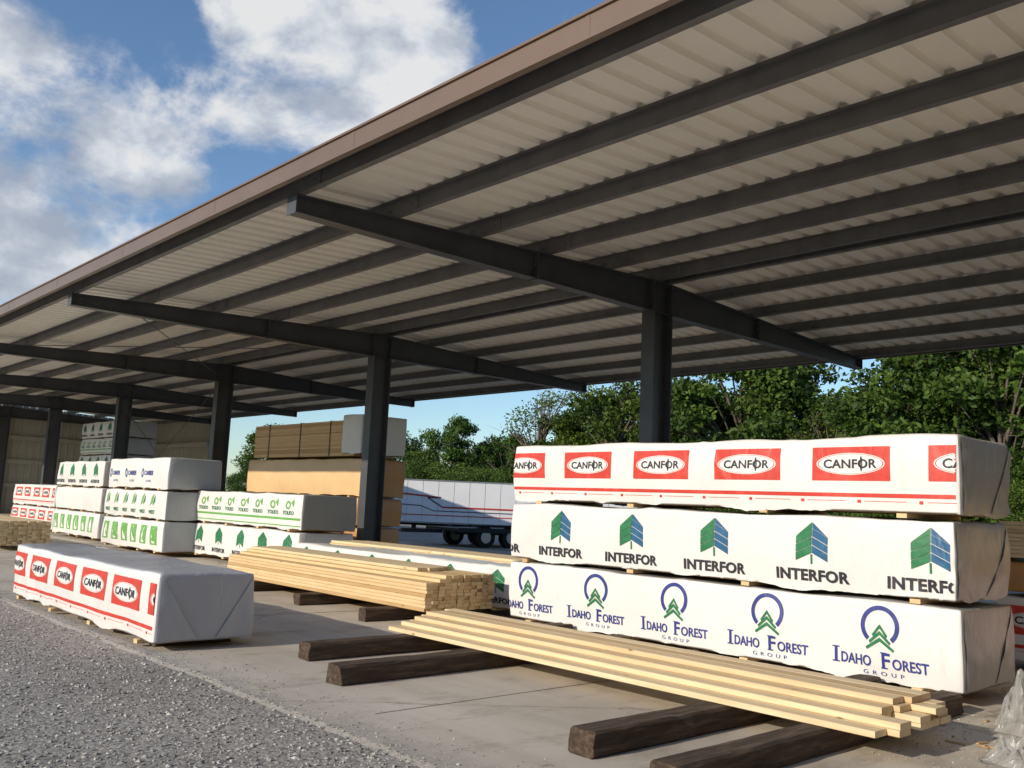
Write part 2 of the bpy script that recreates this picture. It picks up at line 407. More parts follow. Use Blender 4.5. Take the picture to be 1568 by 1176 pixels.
        while u<x1-.2:
            text('CARRIER',u+.1,z0+H*.42,.5,.1,'navy',.005,.03); ell(u-.25,z0+H*.5,.06,.1,'teal',.003,hole=.5); text('LUMBER',u+.1,z0+H*.2,.3,.045,'navy',.005,.0); u+=.95
    elif st=='leaf':
        u=x0+.25
        while u<x1-.15:
            tri([(u-.12,z0+H*.45),(u,z0+H*.55),(u+.03,z0+H*.9),(u-.08,z0+H*.75)],'lgreen'); tri([(u+.02,z0+H*.45),(u+.12,z0+H*.6),(u+.1,z0+H*.85),(u+.05,z0+H*.7)],'green')
            text('WEST',u,z0+H*.16,.3,.08,'green',.005,.03); u+=.52
    elif st=='squares':
        u=x0+.1
        while u<x1-.3:
            rect(u,u+.34,z0+H*.2,z0+H*.82,'lgreen'); tri([(u+.1,z0+H*.25),(u+.24,z0+H*.25),(u+.26,z0+H*.5),(u+.17,z0+H*.78),(u+.08,z0+H*.5)],'mark',.0045); u+=.56
    elif st=='trees':
        u=x0+.35
        while u<x1-.2:
            conifer(u,z0+H*.38,.3,H*.5,'green','green'); text('INTERFOR',u,z0+H*.12,.6,H*.14,'ink',.005,.03); u+=.9
    return mb.obj(name)

SX1=-2.78;SX0=-7.66;SY0=7.06;SY1=8.07
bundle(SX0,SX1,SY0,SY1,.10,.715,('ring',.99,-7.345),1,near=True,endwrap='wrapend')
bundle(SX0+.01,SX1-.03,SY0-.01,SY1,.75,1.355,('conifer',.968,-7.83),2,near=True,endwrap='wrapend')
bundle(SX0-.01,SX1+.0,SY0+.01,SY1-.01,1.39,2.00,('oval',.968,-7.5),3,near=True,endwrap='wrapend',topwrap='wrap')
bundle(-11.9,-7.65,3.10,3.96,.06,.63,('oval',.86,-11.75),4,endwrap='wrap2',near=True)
bundle(-18.5,-14.2,8.1,9.2,.10,.715,('trees',),5)
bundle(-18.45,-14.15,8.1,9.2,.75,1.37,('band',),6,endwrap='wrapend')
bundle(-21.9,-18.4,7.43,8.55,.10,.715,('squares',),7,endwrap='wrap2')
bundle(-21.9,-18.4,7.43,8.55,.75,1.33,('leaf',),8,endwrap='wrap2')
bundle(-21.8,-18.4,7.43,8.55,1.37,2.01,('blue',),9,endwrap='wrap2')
bundle(-27.2,-23.6,7.9,9.0,.10,.715,('squares',),10)
bundle(-27.2,-23.6,7.9,9.0,.75,1.33,None,11)
bundle(-27.2,-23.6,7.9,9.0,1.37,2.01,('trees',),12)
bundle(-32.6,-28.3,8.2,9.3,.10,.70,('oval',.95,-32.2),13)
bundle(-32.6,-28.3,8.2,9.3,.74,1.36,('oval',.95,-32.0),14)
bundle(-13.2,-8.0,7.5,8.05,.10,.60,('trees',),15,near=True)
bundle(-22.7,-17.55,11.45,12.6,.10,.70,None,16,'brown')
bundle(-22.8,-17.5,11.4,12.6,.74,1.36,None,17,'brown')
bundle(-22.9,-17.45,11.4,12.6,1.40,2.25,None,18,'tan',endwrap='brown')
bundle(-18.3,-17.5,11.38,12.62,2.36,3.26,None,19,'wrap',endwrap='wrap',name='torn_wrap_cover',dunnage=False)
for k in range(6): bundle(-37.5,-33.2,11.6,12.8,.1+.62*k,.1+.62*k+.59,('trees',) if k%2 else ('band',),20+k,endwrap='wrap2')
for k in range(4): bundle(-37.5,-33.0,14.0,15.3,.1+.62*k,.1+.62*k+.59,None,30+k,'brown')
bundle(-3.4,1.4,9.45,10.5,.10,.68,('oval',.95,-3.0),41)
bundle(-3.4,1.4,9.45,10.5,.72,1.0,None,42,'brown')
for bx in(2.2,8.4,14.6):  # unseen stacks added as occluders to darken the visible stack ends
    for k in range(4): bundle(bx,bx+4.9,6.6,7.7,.1+.65*k,.1+.65*k+.61,('trees',),50+k,endwrap='wrap2')
    for k in range(5): bundle(bx,bx+4.9,9.3,10.4,.1+.65*k,.1+.65*k+.61,None,60+k,'brown')
    for k in range(4): bundle(bx-1,bx+3.9,12.5,13.6,.1+.65*k,.1+.65*k+.61,('band',),70+k)

def lumber_pile(name,x0,x1,y0,y1,z0,layers,w,t,mat,jit=.05,skip=None,gap=.003,jr=None):
    mb=MB(); n=int((y1-y0)/w); jr=jr or jit
    for k in range(layers):
        for j in range(n):
            if skip and skip(k,j,n): continue
            a=x0+random.uniform(-jit,jit);b=x1+random.uniform(-jr,jr*.6)
            dy=random.uniform(-.005,.005); zz=z0+k*t
            mb.box(a,b,y0+j*w+gap/2+dy,y0+(j+1)*w-gap/2+dy,zz,zz+t-.0015,mat,random.random(),.004)
    return mb.obj(name)
lumber_pile('lumber_pile',-12.75,-8.0,6.15,7.2,.145,10,.089,.0385,'pine2',.03,lambda k,j,n:(k==9 and j<3) or (k==8 and j<2))
lumber_pile('lumber_pile',-12.6,-8.5,6.45,7.1,.532,1,.14,.038,'pine',.15)
lumber_pile('board_pile',-7.05,-2.42,5.0,5.86,.145,4,.141,.038,'pine',.07,lambda k,j,n:(k==1 and j==0) or (k==2 and j<2) or (k==3 and j<3),jr=.13)
lumber_pile('lumber_pile',-25.4,-20.5,4.95,6.0,.10,13,.089,.038,'pine',.04)
lumber_pile('board_pile',-13.3,-8.6,8.2,9.0,.10,14,.14,.038,'pine',.08)
lumber_pile('lumber_pile',-3.35,1.4,9.45,10.5,1.04,9,.089,.038,'pine',.04)
lumber_pile('lumber_pile',-22.7,-17.8,11.42,12.6,2.31,22,.14,.038,'tanwood',.02)
mb=MB()
for x in(-21.9,-20.3,-18.9):
    mb.box(x-.016,x+.016,11.405,11.412,2.30,3.16,'strap'); mb.box(x-.016,x+.016,11.405,12.6,3.152,3.158,'strap')
mb.obj('steel_banding')

def sleeper(x,y0,y1,w=.16,h=.14,rz=0):
    mb=MB(); n=30; vs=[];prof=[(-w/2+.012,0),(w/2-.012,0),(w/2,.014),(w/2+.001,h*.5),(w/2,h-.016),(w/2-.016,h),(0,h),(-w/2+.016,h),(-w/2,h-.016),(-w/2,h*.5),(-w/2,.014)]
    m=len(prof)
    for i in range(n+1):
        y=y0+(y1-y0)*i/n
        for p,q in prof:
            d=noise.noise((p*14+x*5,y*4,q*14))*.012
            e=min(0,noise.noise((p*20+x,y*7,q*20))+.25)*.02
            vs.append((x+p*(1+e*6)+d+(y-y0)*math.tan(rz),y+(d*2.5 if i in(0,n) else 0),max(0.002,min(h,q+d*(q>.05)+e*(q>.05)))))
    fs=[(i*m+j,(i+1)*m+j,(i+1)*m+(j+1)%m,i*m+(j+1)%m) for i in range(n) for j in range(m)]
    fs+= [tuple(range(m-1,-1,-1)),tuple(n*m+j for j in range(m))]
    mb.mesh(vs,fs,'sleeper',random.random()); return mb.obj('timber_sleeper')
sleeper(-6.75,3.98,7.0,.17,.143,math.radians(.5))
sleeper(-5.78,3.66,6.9,.18,.143,math.radians(-1))
sleeper(-3.48,3.78,7.0,.18,.143,math.radians(.5))
sleeper(-2.80,3.62,6.9,.17,.143)
sleeper(-8.6,5.75,7.3,.15,.143); sleeper(-11.9,5.8,7.3,.15,.143); sleeper(-10.2,5.85,7.3,.15,.143)
for x in(-7.95,-9.8,-11.5): sleeper(x,3.2,3.88,.12,.055)
for x in(-7.2,-5.2,-3.2): sleeper(x,7.12,8.05,.15,.098)

# ------------------------------------------------------------ pole shed
shed=empty('open_lumber_shed')
EY=4.67;BY=17.55;RY=11.1;XN=22.0;XF=-46.95  # near end of the shed extended out of view to darken stack ends
frames=[-8.85+7.62*k for k in range(4,-6,-1)]
ztop=lambda y:4.61+.30*(1-abs(y-RY)/(RY-EY))
zbot=lambda y:4.40
for i,fx in enumerate(frames):
    mb=MB()
    for ya,yb in((EY,RY),(RY,BY)):
        for hw in(.006,):
            vs=[(fx+s*hw,y,z(y)) for s in(-1,1) for y in(ya,yb) for z in(zbot,ztop)]
            mb.mesh(vs,[(0,1,3,2),(4,6,7,5)],'steel')
        for zf,o in((zbot,0),(ztop,-.012)):
            a=[(fx-.09,ya,zf(ya)+o),(fx+.09,ya,zf(ya)+o),(fx+.09,yb,zf(yb)+o),(fx-.09,yb,zf(yb)+o)]
            b=[(p[0],p[1],p[2]+.012) for p in a]
            mb.mesh(a+b,[(0,3,2,1),(4,5,6,7),(0,1,5,4),(2,3,7,6),(1,2,6,5),(0,4,7,3)],'steel')
    for y in(EY,BY): mb.box(fx-.1,fx+.1,y-.012 if y==EY else y,y if y==EY else y+.012,zbot(y)-.01,ztop(y)+.01,'steel')
    for y in(8.35,13.8):
        mb.box(fx-.095,fx+.095,y-.014,y+.014,zbot(y)-.012,ztop(y)+.004,'steel')
        for s in(-1,1):
            for zz in(.08,.2,.3): mb.cyl((fx+s*.055,y-.03,4.4+zz),(fx+s*.055,y+.03,4.4+zz),.014,.014,'purlin',6)
    for y in(EY+.16,BY-.16):
        for zz in(4.46,4.55): mb.cyl((fx-.02,y,zz),(fx+.02,y,zz),.014,.014,'purlin',6)
    y0,y1=10.83,11.28
    mb.box(fx-.125,fx+.125,y0,y0+.016,.02,4.40,'steel'); mb.box(fx-.125,fx+.125,y1-.016,y1,.02,4.40,'steel')
    mb.box(fx-.006,fx+.006,y0+.016,y1-.016,.02,4.40,'steel')
    mb.box(fx-.16,fx+.16,y0-.06,y1+.06,.002,.025,'steel')
    for a,b in((-.11,-.0065),(.0065,.11)):
        mb.box(fx+a,fx+b,y0-.002,y0+.014,4.40,4.86,'steel'); mb.box(fx+a,fx+b,y1-.014,y1+.002,4.40,4.86,'steel')
    for yy in(y0+.06,y1-.06):
        for zz in(4.47,4.6,4.73):
            mb.cyl((fx-.02,yy,zz),(fx+.02,yy,zz),.015,.015,'purlin',6)
    mb.obj('frame',shed)
mb=MB()
PH=.18
ys=[EY+.02+1.275*k for k in range(5)]+[RY-.18,RY+.18]+[BY-.02-1.275*k for k in range(4,-1,-1)]
for k,y in enumerate(ys):
    zb=ztop(y)+.002; sg=1 if y<RY else -1
    mb.box(XF+.1,XN,y-.004,y+.004,zb,zb+PH,'purlin',.5)
    mb.box(XF+.1,XN,min(y,y+sg*.07)+(.004 if sg>0 else 0),max(y,y+sg*.07)-(0 if sg>0 else .004),zb,zb+.004,'purlin')
    mb.box(XF+.1,XN,min(y,y-sg*.07),max(y,y-sg*.07),zb+PH-.005,zb+PH-.001,'purlin')
    mb.box(XF+.1,XN,y+sg*.07-.003,y+sg*.07+.003,zb,zb+.022,'purlin')
    for fx in frames:
        mb.box(fx-.55,fx+.55,y-sg*.010-.004,y-sg*.010+.004,zb-.002,zb+PH-.006,'purlin')
        mb.box(fx-.55,fx+.55,min(y,y+sg*.073),max(y,y+sg*.073),zb-.004,zb-.001,'purlin')
        for s in(-.45,-.03,.03,.45): mb.cyl((fx+s,y-.022,zb+.07),(fx+s,y+.022,zb+.07),.011,.011,'steel',6)
mb.obj('purlins',shed)
mb=MB(); prof=[];x=XF
P=.3048
while x<XN:
    prof+=[(x,0),(x+.178,0),(x+.200,.050),(x+.283,.050)]; x+=P
prof.append((x,0))
zr=lambda y:4.61+.30*(1-abs(y-RY)/(RY-EY))+PH+.004
for ya,yb in((EY-.22,RY),(RY,BY+.22)):
    for (xa,za),(xb,zb_) in zip(prof[:-1],prof[1:]):
        for off,fl in((0,0),(.003,1)):
            pts=[(xa,ya,zr(ya)+off+za),(xb,ya,zr(ya)+off+zb_),(xb,yb,zr(yb)+off+zb_),(xa,yb,zr(yb)+off+za)]
            mb.face(pts if fl else pts[::-1],'panel')
mb.obj('roof_panels',shed)
mb=MB()
for yy,s in((EY-.24,-1),(BY+.24,1)):
    zt=4.61-.30*.22/6.43+PH
    zt2=zt+.058; zl=zt-.155
    a,b=sorted((yy,yy+s*.012)); mb.box(XF-.05,XN+.05,a,b,zl,zt2,'fascia')
    a,b=sorted((yy-s*.20,yy+s*.0)); mb.box(XF-.05,XN+.05,a,b,zt2-.003,zt2+.001,'fascia')
    a,b=sorted((yy-s*.045,yy-s*.0005)); mb.box(XF-.05,XN+.05,a,b,zl,zl+.005,'fascia')
    a,b=sorted((yy+s*.012,yy+s*.032)); mb.box(XF-.05,XN+.05,a,b,zt2-.022,zt2,'fascia')
    a,b=sorted((yy+s*.012,yy+s*.022)); mb.box(XF-.05,XN+.05,a,b,zl,zl+.018,'fascia')
    for k in range(int((XN-XF)/3.05)):
        xx=XF+k*3.05; a,b=sorted((yy+s*.012,yy+s*.0145)); mb.box(xx,xx+.05,a,b,zl+.018,zt2-.022,'fascia')
mb.obj('eave_trim',shed)
mb=MB()
def ribwall(axis,c,a0,a1,z0,z1,zt=None):
    a=a0
    while a<a1-.01:
        seg=[(a,0),(a+.21,0),(a+.235,.03),(a+.275,.03),(a+.3,0)]
        for (p,d),(q,e) in zip(seg[:-1],seg[1:]):
            q=min(q,a1);p=min(p,a1)
            zp=zt(p) if zt else z1; zq=zt(q) if zt else z1
            if axis=='x': pts=[(c+d,p,z0),(c+e,q,z0),(c+e,q,zq),(c+d,p,zp)]
            else: pts=[(p,c-d,z0),(q,c-e,z0),(q,c-e,zq),(p,c-d,zp)]
            mb.face(pts,'wall')
        a+=.3
ribwall('x',XF-.15,EY,BY,.0,4.4,lambda y:ztop(y)+.15)
ribwall('x',XN-.2,EY,BY,.0,4.4,lambda y:ztop(y)+.15)  # unseen near end wall, added to shut out light
ribwall('y',BY+.1,XF,-39.33,.0,4.75)
ribwall('y',BY+.1,0,XN-.2,.0,4.75)  # unseen back wall of the extension, added to cut light
for z in(1.2,2.3,3.4):
    mb.box(XF-.1,XF-.02,EY,BY,z,z+.2,'wall'); mb.box(XF,-39.33,BY-.1,BY-.02,z,z+.2,'wall')
mb.obj('walls',shed)
mb=MB()
for (a,b) in(((-16.47,5.5,4.62),(-24.09,10.9,4.55)),((-24.09,5.5,4.62),(-16.47,10.9,4.55)),((-24.09,10.9,.5),(-31.7,10.9,4.3)),((-31.7,10.9,.5),(-24.09,10.9,4.3))):
    mb.cyl(a,b,.01,.01,'steel',6)
mb.obj('brace_rods',shed)

wh=empty('added_sky_blocker_building')  # unseen building added to keep sky light off the bundle ends
mb=MB()
WX0,WX1,WY0,WY1=7.5,34.0,-30.0,1.5
ribwall('x',WX0,WY0,WY1,0,6.5); ribwall('x',WX1,WY0,WY1,0,6.5); ribwall('y',WY0,WX0,WX1,0,6.5); ribwall('y',WY1,WX0,WX1,0,6.5)
mb.obj('walls',wh)
mb=MB(); cx_=(WX0+WX1)/2
mb.face([(WX0-.4,WY0-.4,6.4),(cx_,WY0-.4,7.8),(cx_,WY1+.4,7.8),(WX0-.4,WY1+.4,6.4)],'fascia'); mb.face([(cx_,WY0-.4,7.8),(WX1+.4,WY0-.4,6.4),(WX1+.4,WY1+.4,6.4),(cx_,WY1+.4,7.8)],'fascia')
mb.face([(WX0,WY1,6.5),(WX1,WY1,6.5),(cx_,WY1,7.8)],'wall'); mb.face([(WX0,WY0,6.5),(WX1,WY0,6.5),(cx_,WY0,7.8)],'wall')
mb.obj('roof',wh)
mb=MB()
for y in(-24,-15,-6): mb.box(WX0-.06,WX0-.035,y,y+4.2,0,4.4,'fascia'); mb.box(WX0-.09,WX0-.06,y-.1,y+4.3,4.4,4.6,'steel')
mb.box(WX0-.06,WX0-.035,-9,-8,0,2.1,'steel'); mb.obj('doors',wh)

# ------------------------------------------------------------ ground
def sheet(name,x0,x1,y0,y1,z,mat,th=0):
    mb=MB()
    if th: mb.box(x0,x1,y0,y1,z-th,z,mat)
    else: mb.face([(x0,y0,z),(x1,y0,z),(x1,y1,z),(x0,y1,z)],mat)
    return mb.obj(name)
sheet('ground',-900,900,-900,900,-.08,'grass')
sheet('gravel_yard',-75,60,-40,33,-.014,'gravel')
mb=MB(); N=700; xs=np.linspace(-47.5,22,N+1)
e=[3.02+.05*noise.noise((x*1.3,0,0))+.02*noise.noise((x*11,5,0)) for x in xs]
xj=[-46+4.57*k for k in range(15)]
vs=[];fs=[]
for x,y in zip(xs,e): vs+=[(x,y,0),(x,18.4,0),(x,y-.06,-.016)]
for i in range(N): a=3*i;b=3*(i+1); fs+=[(a,b,b+1,a+1),(a+2,b+2,b,a)]
mb.mesh(vs,fs,'concrete')
for x in xj: mb.box(x-.003,x+.003,3.4,18.3,.001,.0025,'joint')
for y in(7.0,11.0,14.7): mb.box(-47,21,y-.003,y+.003,.0012,.0027,'joint')
mb.obj('concrete_slab')
def stones(name,n,fx,smin,smax):
    base=np.array([(1,0,0),(-1,0,0),(0,1,0),(0,-1,0),(0,0,1),(0,0,-1)],float)
    bf=[(0,2,4),(2,1,4),(1,3,4),(3,0,4),(2,0,5),(1,2,5),(3,1,5),(0,3,5)]
    V=[];F=[];C=[]
    for i in range(n):
        x,y,z=fx(); s=smin+(smax-smin)*random.random()**3
        b=base*np.array([s*random.uniform(.7,1.3),s*random.uniform(.7,1.3),s*random.uniform(.40,.7)])*np.random.uniform(.75,1.25,(6,1))
        a=random.uniform(0,6.28);c,sn=math.cos(a),math.sin(a)
        t=random.uniform(-.5,.5);ct,stt=math.cos(t),math.sin(t)
        R=np.array([[c,-sn,0],[sn,c,0],[0,0,1]])@np.array([[1,0,0],[0,ct,-stt],[0,stt,ct]])
        b=b@R.T+np.array([x,y,z+s*.2]); o=len(V); V+=b.tolist(); F+=[tuple(k+o for k in f) for f in bf]; v=random.random(); C+=[v]*8
    me=D.meshes.new(name); me.from_pydata(V,[],F); me.materials.append(M['stone'])
    at=me.attributes.new('var','FLOAT','FACE'); at.data.foreach_set('value',C); me.update()
    o=D.objects.new(name,me); scene.collection.objects.link(o)
def fx1():
    x=-2.2-12*random.random()**1.4; y=3.07-2.6*random.random()
    return x,y,-.014
def fx2():
    y=3.0+.6*random.random()**3; return random.uniform(-14,-1.5),y,0
stones('gravel_stones',20000,fx1,.006,.018)
stones('loose_gravel',2600,fx2,.004,.011)
def fx3(): return random.uniform(-3.0,-1.4),random.uniform(5.2,7.0),0
stones('grit',1200,fx3,.003,.012)

mb=MB()
def crumple(cx,cy,rx,ry,h,seed,mat,n=36):
    vs=[]
    for i in range(n+1):
        for j in range(n+1):
            u=i/n*2-1;v=j/n*2-1; q=max(0,1-(u*u+v*v)**.9)
            z=h*q**.7*(.35+1.1*abs(noise.noise((u*2.3+seed,v*2.3,1))))+.10*q**.4*abs(noise.noise((u*6,v*6,seed)))+.006
            vs.append((cx+rx*u*(1+.35*noise.noise((u*3,v*3,seed))),cy+ry*v*(1+.35*noise.noise((v*3,u*3,seed+4))),z))
    fs=[(i*(n+1)+j,(i+1)*(n+1)+j,(i+1)*(n+1)+j+1,i*(n+1)+j+1) for i in range(n) for j in range(n)]
    mb.mesh(vs,fs,mat,.5,False)
crumple(-2.20,6.80,.24,.30,.50,3,'plastic'); crumple(-1.90,5.85,.26,.24,.14,21,'plastic')
mb.obj('plastic_sheeting')
mb=MB()
for i in range(16):
    x=-2.7+random.random()*1.0;y=5.9+random.random()*.9; a=random.uniform(0,3.14)
    R=Matrix.Translation((x,y,.003))@Matrix.Rotation(a,4,'Z')
    l=random.uniform(.015,.06); mb.box(-l,l,-.008,.008,0,.008,'core',random.random(),rot=R)
mb.obj('wood_scraps')

# ------------------------------------------------------------ vehicles
def wheel(mb,x,y,z,r,w):
    mb.cyl((x,y-w/2,z),(x,y+w/2,z),r,r,'rubber',20); mb.cyl((x,y-w/2-.01,z),(x,y+w/2+.01,z),r*.55,r*.55,'rim',14)
tr=empty('semi_trailer',(-36.6,24.6,-.03),math.radians(50))
mb=MB()
L=13.0;W=2.5;z0=.42;z1=2.42
prof=[(0,z0),(L,z0),(L,z1),(0,z1)]
vs=[(a,-W/2,b) for a,b in prof]+[(a,W/2,b) for a,b in prof];n=len(prof)
mb.mesh(vs,[(i,(i+1)%n,(i+1)%n+n,i+n) for i in range(n)]+[tuple(range(n-1,-1,-1)),tuple(range(n,2*n))],'white')
for sy in(-1,1):
    a,b=sorted((sy*(W/2+.02),sy*(W/2+.003)))
    mb.box(.0,L,a,b,z0,z0+.07,'rim'); mb.box(.0,L,a,b,z1-.06,z1,'rim')
    a,b=sorted((sy*(W/2+.008),sy*(W/2+.002)))
    for i in range(18): mb.box(.3+i*.72,.312+i*.72,a,b,z0+.07,z1-.06,'rim')
def stripe(pts,w,mat,off=.013):
    for (a,b),(c,d) in zip(pts[:-1],pts[1:]):
        dx,dz=c-a,d-b;l=math.hypot(dx,dz);nx,nz=-dz/l*w/2,dx/l*w/2
        for y in(-W/2-off,W/2+off):
            mb.face([(a-nx,y,b-nz),(c-nx,y,d-nz),(c+nx,y,d+nz),(a+nx,y,b+nz)],mat)
stripe([(.1,1.85),(3.3,1.62)],.07,'tred',.022)
stripe([(3.3,1.62),(2.7,1.60),(3.4,1.18)],.06,'tnavy',.024)
stripe([(3.4,1.18),(12.9,1.18)],.07,'tred',.022)
stripe([(.1,1.30),(2.4,1.22),(3.0,1.0),(12.9,1.0)],.04,'tnavy',.020)
stripe([(.1,.80),(12.9,.80)],.04,'tred',.018)
mb.obj('body',tr)
mb=MB()
mb.box(0,L,-.5,-.35,.30,.415,'dark'); mb.box(0,L,.35,.5,.30,.415,'dark')
for x in(9.5,10.7):
    for y in(-1.05,1.05): wheel(mb,x,y,.38,.38,.26)
for y in(-.8,.8): mb.box(2.0,2.12,y-.05,y+.05,0.01,.415,'dark')
mb.obj('chassis',tr)
ft=empty('flatbed_trailer',(-23.3,18.4,-.03),math.radians(80))
mb=MB(); mb.box(0,6.5,-1.1,1.1,.50,.60,'dark'); mb.box(0,6.5,-1.15,-1.1,.48,.62,'dark'); mb.box(.2,6.3,-.5,-.35,.40,.50,'dark')
mb.box(-1.4,0,-.08,.08,.42,.54,'dark')
mb.obj('deck',ft)
mb=MB()
for x in(1.0,1.95,4.2):
    for y in(-1.0,1.0): wheel(mb,x,y,.34,.34,.24)
mb.box(.5,2.45,-1.2,-.85,.70,.73,'dark'); mb.obj('wheels',ft)
tk=empty('parked_pickup_truck',(-39.5,17.9,-.03),math.radians(62))
mb=MB()
prof=[(0,.55),(5.4,.55),(5.5,1.0),(5.3,1.15),(3.9,1.22),(3.3,1.85),(2.0,1.88),(1.75,1.25),(0,1.25)]
vs=[(a,-.95,b) for a,b in prof]+[(a,.95,b) for a,b in prof];n=len(prof)
mb.mesh(vs,[(i,(i+1)%n,(i+1)%n+n,i+n) for i in range(n)]+[tuple(range(n-1,-1,-1)),tuple(range(n,2*n))],'white')
for y in(-.958,.958): mb.face([(2.0,y,1.3),(3.65,y,1.3),(3.22,y,1.78),(2.1,y,1.8)],'glass')
for x in(1.1,4.3):
    for y in(-.85,.85): wheel(mb,x,y,.4,.4,.26)
mb.obj('truck_body',tk)

# ------------------------------------------------------------ trees
def tree_mesh(seed,H,R,nclu,perc,bare=0.0,leaf=.14):
    rs=np.random.RandomState(seed); random.seed(seed)
    V=[];F=[];C=[]
    mb=MB()
    pts=[Vector((0,0,0))]
    for k in range(1,6): pts.append(Vector((rs.uniform(-.25,.25),rs.uniform(-.25,.25),H*.8*k/5)))
    for k in range(5): mb.cyl(pts[k],pts[k+1],.22*(1-k/5.5)*H/9,.22*(1-(k+1)/5.5)*H/9,'bark',7,cap=False)
    cl=[]
    for i in range(nclu):
        z=H*(.2+.74*rs.rand()**.8); h=(z/H-.2)/.8
        rad=R*math.sqrt(max(.03,1-(2*h-.8)**2*.75))*rs.uniform(.2,1.0)**.55
        a=rs.uniform(0,6.283); c=Vector((rad*math.cos(a),rad*math.sin(a),z)); r=rs.uniform(.4,1.15)*R/3.4
        if c.z+r*.75>H: c.z=H-r*.75
        cl.append((c,r))
        k=min(4,int(max(0,(z/H-.25))*5)); st=pts[k].lerp(pts[k+1],.5)
        mid=st.lerp(c,.55)+Vector((0,0,.25))
        mb.cyl(st,mid,.07*H/9,.04*H/9,'bark',5,cap=False); mb.cyl(mid,c,.04*H/9,.012,'bark',5,cap=False)
        for q in range(4):
            e=c+Vector(rs.uniform(-1,1,3))*r*1.2; mb.cyl(mid.lerp(c,.6),e,.02,.006,'bark',4,cap=False)
    for c,r in cl:
        n=int(perc*(r/(R/3.4))**2*(1-bare*rs.rand()*1.6))
        if n<=0: continue
        d=rs.normal(size=(n,3)); d/=np.linalg.norm(d,axis=1)[:,None]
        lump=1+.35*np.sin(d[:,0]*5+seed+c.x)*np.sin(d[:,1]*6+c.y)*np.sin(d[:,2]*5+c.z)
        q=d*(r*lump*(rs.rand(n)**.4))[:,None]*np.array([1.15,1.15,.7]); q+=rs.normal(size=(n,3))*.09*r
        cc=np.array(c)+q
        a=rs.normal(size=(n,3)); a+=d*.2; a/=np.linalg.norm(a,axis=1)[:,None]
        b=np.cross(a,rs.normal(size=(n,3))); b/=np.linalg.norm(b,axis=1)[:,None]
        s=(leaf*rs.uniform(.6,1.35,n))[:,None]
        o=len(V)
        p=np.stack([cc-a*s,cc-b*s*.55,cc+a*s,cc+b*s*.55],1).reshape(-1,3)
        V+=p.tolist(); F+=[(o+4*i,o+4*i+1,o+4*i+2,o+4*i+3) for i in range(n)]
        base=rs.uniform(.1,.75); C+=np.clip(base+rs.normal(size=n)*.18+q[:,2]/r*.15,0,1).tolist()
    o=len(mb.v); mb.v+=V; mb.f+=[tuple(i+o for i in f) for f in F]; k=mb.mi('leaf'); mb.m+=[k]*len(F); mb.c+=C; mb.sm+=[False]*len(F)
    me=D.meshes.new('tree'); me.from_pydata(mb.v,[],mb.f)
    for q in mb.mats: me.materials.append(M[q])
    me.polygons.foreach_set('material_index',mb.m); me.polygons.foreach_set('use_smooth',mb.sm)
    at=me.attributes.new('var','FLOAT','FACE'); at.data.foreach_set('value',mb.c); me.update()
    return me
TM=[tree_mesh(1,10,3.6,50,470),tree_mesh(2,10,3.2,44,460),tree_mesh(3,10,4.0,56,460),tree_mesh(4,10,3.4,50,230,.75,.10),tree_mesh(5,10,3.7,50,470)]
BM=tree_mesh(9,10,5.5,60,380)
def tree(k,x,y,h,w=1.0,name='deciduous_tree',rz=None):
    o=D.objects.new(name,TM[k] if k>=0 else BM); scene.collection.objects.link(o); o.location=(x,y,-.1)
    s=h/10; o.scale=(s*w,s*w,s); o.rotation_euler[2]=random.uniform(0,6.28) if rz is None else rz
random.seed(11)
for xa,za,Y,k,w in [(-46.5,4.8,42,0,1.0),(-43.6,6.8,40,1,.85),(-41.2,5.2,44,2,.95),(-38.7,5.5,43,4,.95),(-36.0,8.1,42,3,1.25),(-33.4,6.6,43,0,1.05),(-30.4,8.0,42,2,1.0),(-28.0,6.8,46,1,1.15),(-25.8,7.6,42,4,.95),(-23.2,8.8,42,2,1.1),(-20.9,8.5,45,0,1.0),(-19.0,6.2,41,3,1.0),(-17.4,6.6,44,1,1.05),(-15.9,7.5,42,2,1.1),(-13.9,8.6,42,4,1.1),(-12.0,9.1,41,0,1.15),(-10.0,8.2,43,2,1.1),(-8.4,7.9,42,1,1.1),(-50,6.2,43,2,1.0),(-54,6.8,42,1,1.1),(-59,6.6,44,0,1.1),(-65,6.9,42,4,1.1),(-5.5,8,42,0,1.1),(-2,7.8,42,2,1.1),(2,8,42,1,1.1),
  (-37.2,4.7,50,2,1.3),(-32,5.4,50,4,1.3),(-26.8,5.5,50,0,1.3),(-22,6.0,50,1,1.3),(-17.6,5.4,50,2,1.3),(-14.6,6.2,50,4,1.3),(-11,6.8,50,0,1.3)]:
    tree(k,xa*Y/35,Y,1.41+(za-1.31)*Y/35,w)
for i in range(44):
    x=-78+i*2.05; h=random.uniform(2.4,4.4)
    tree(-1,x+random.uniform(-.6,.6),random.uniform(37.5,39.5),h,random.uniform(.9,1.25),'shrub')
for i in range(18):  # unseen tree row added behind the camera to block horizon glow
    tree(random.randrange(5),-80+i*8.5,-55+random.uniform(-3,3),random.uniform(8,10.5),1.2)

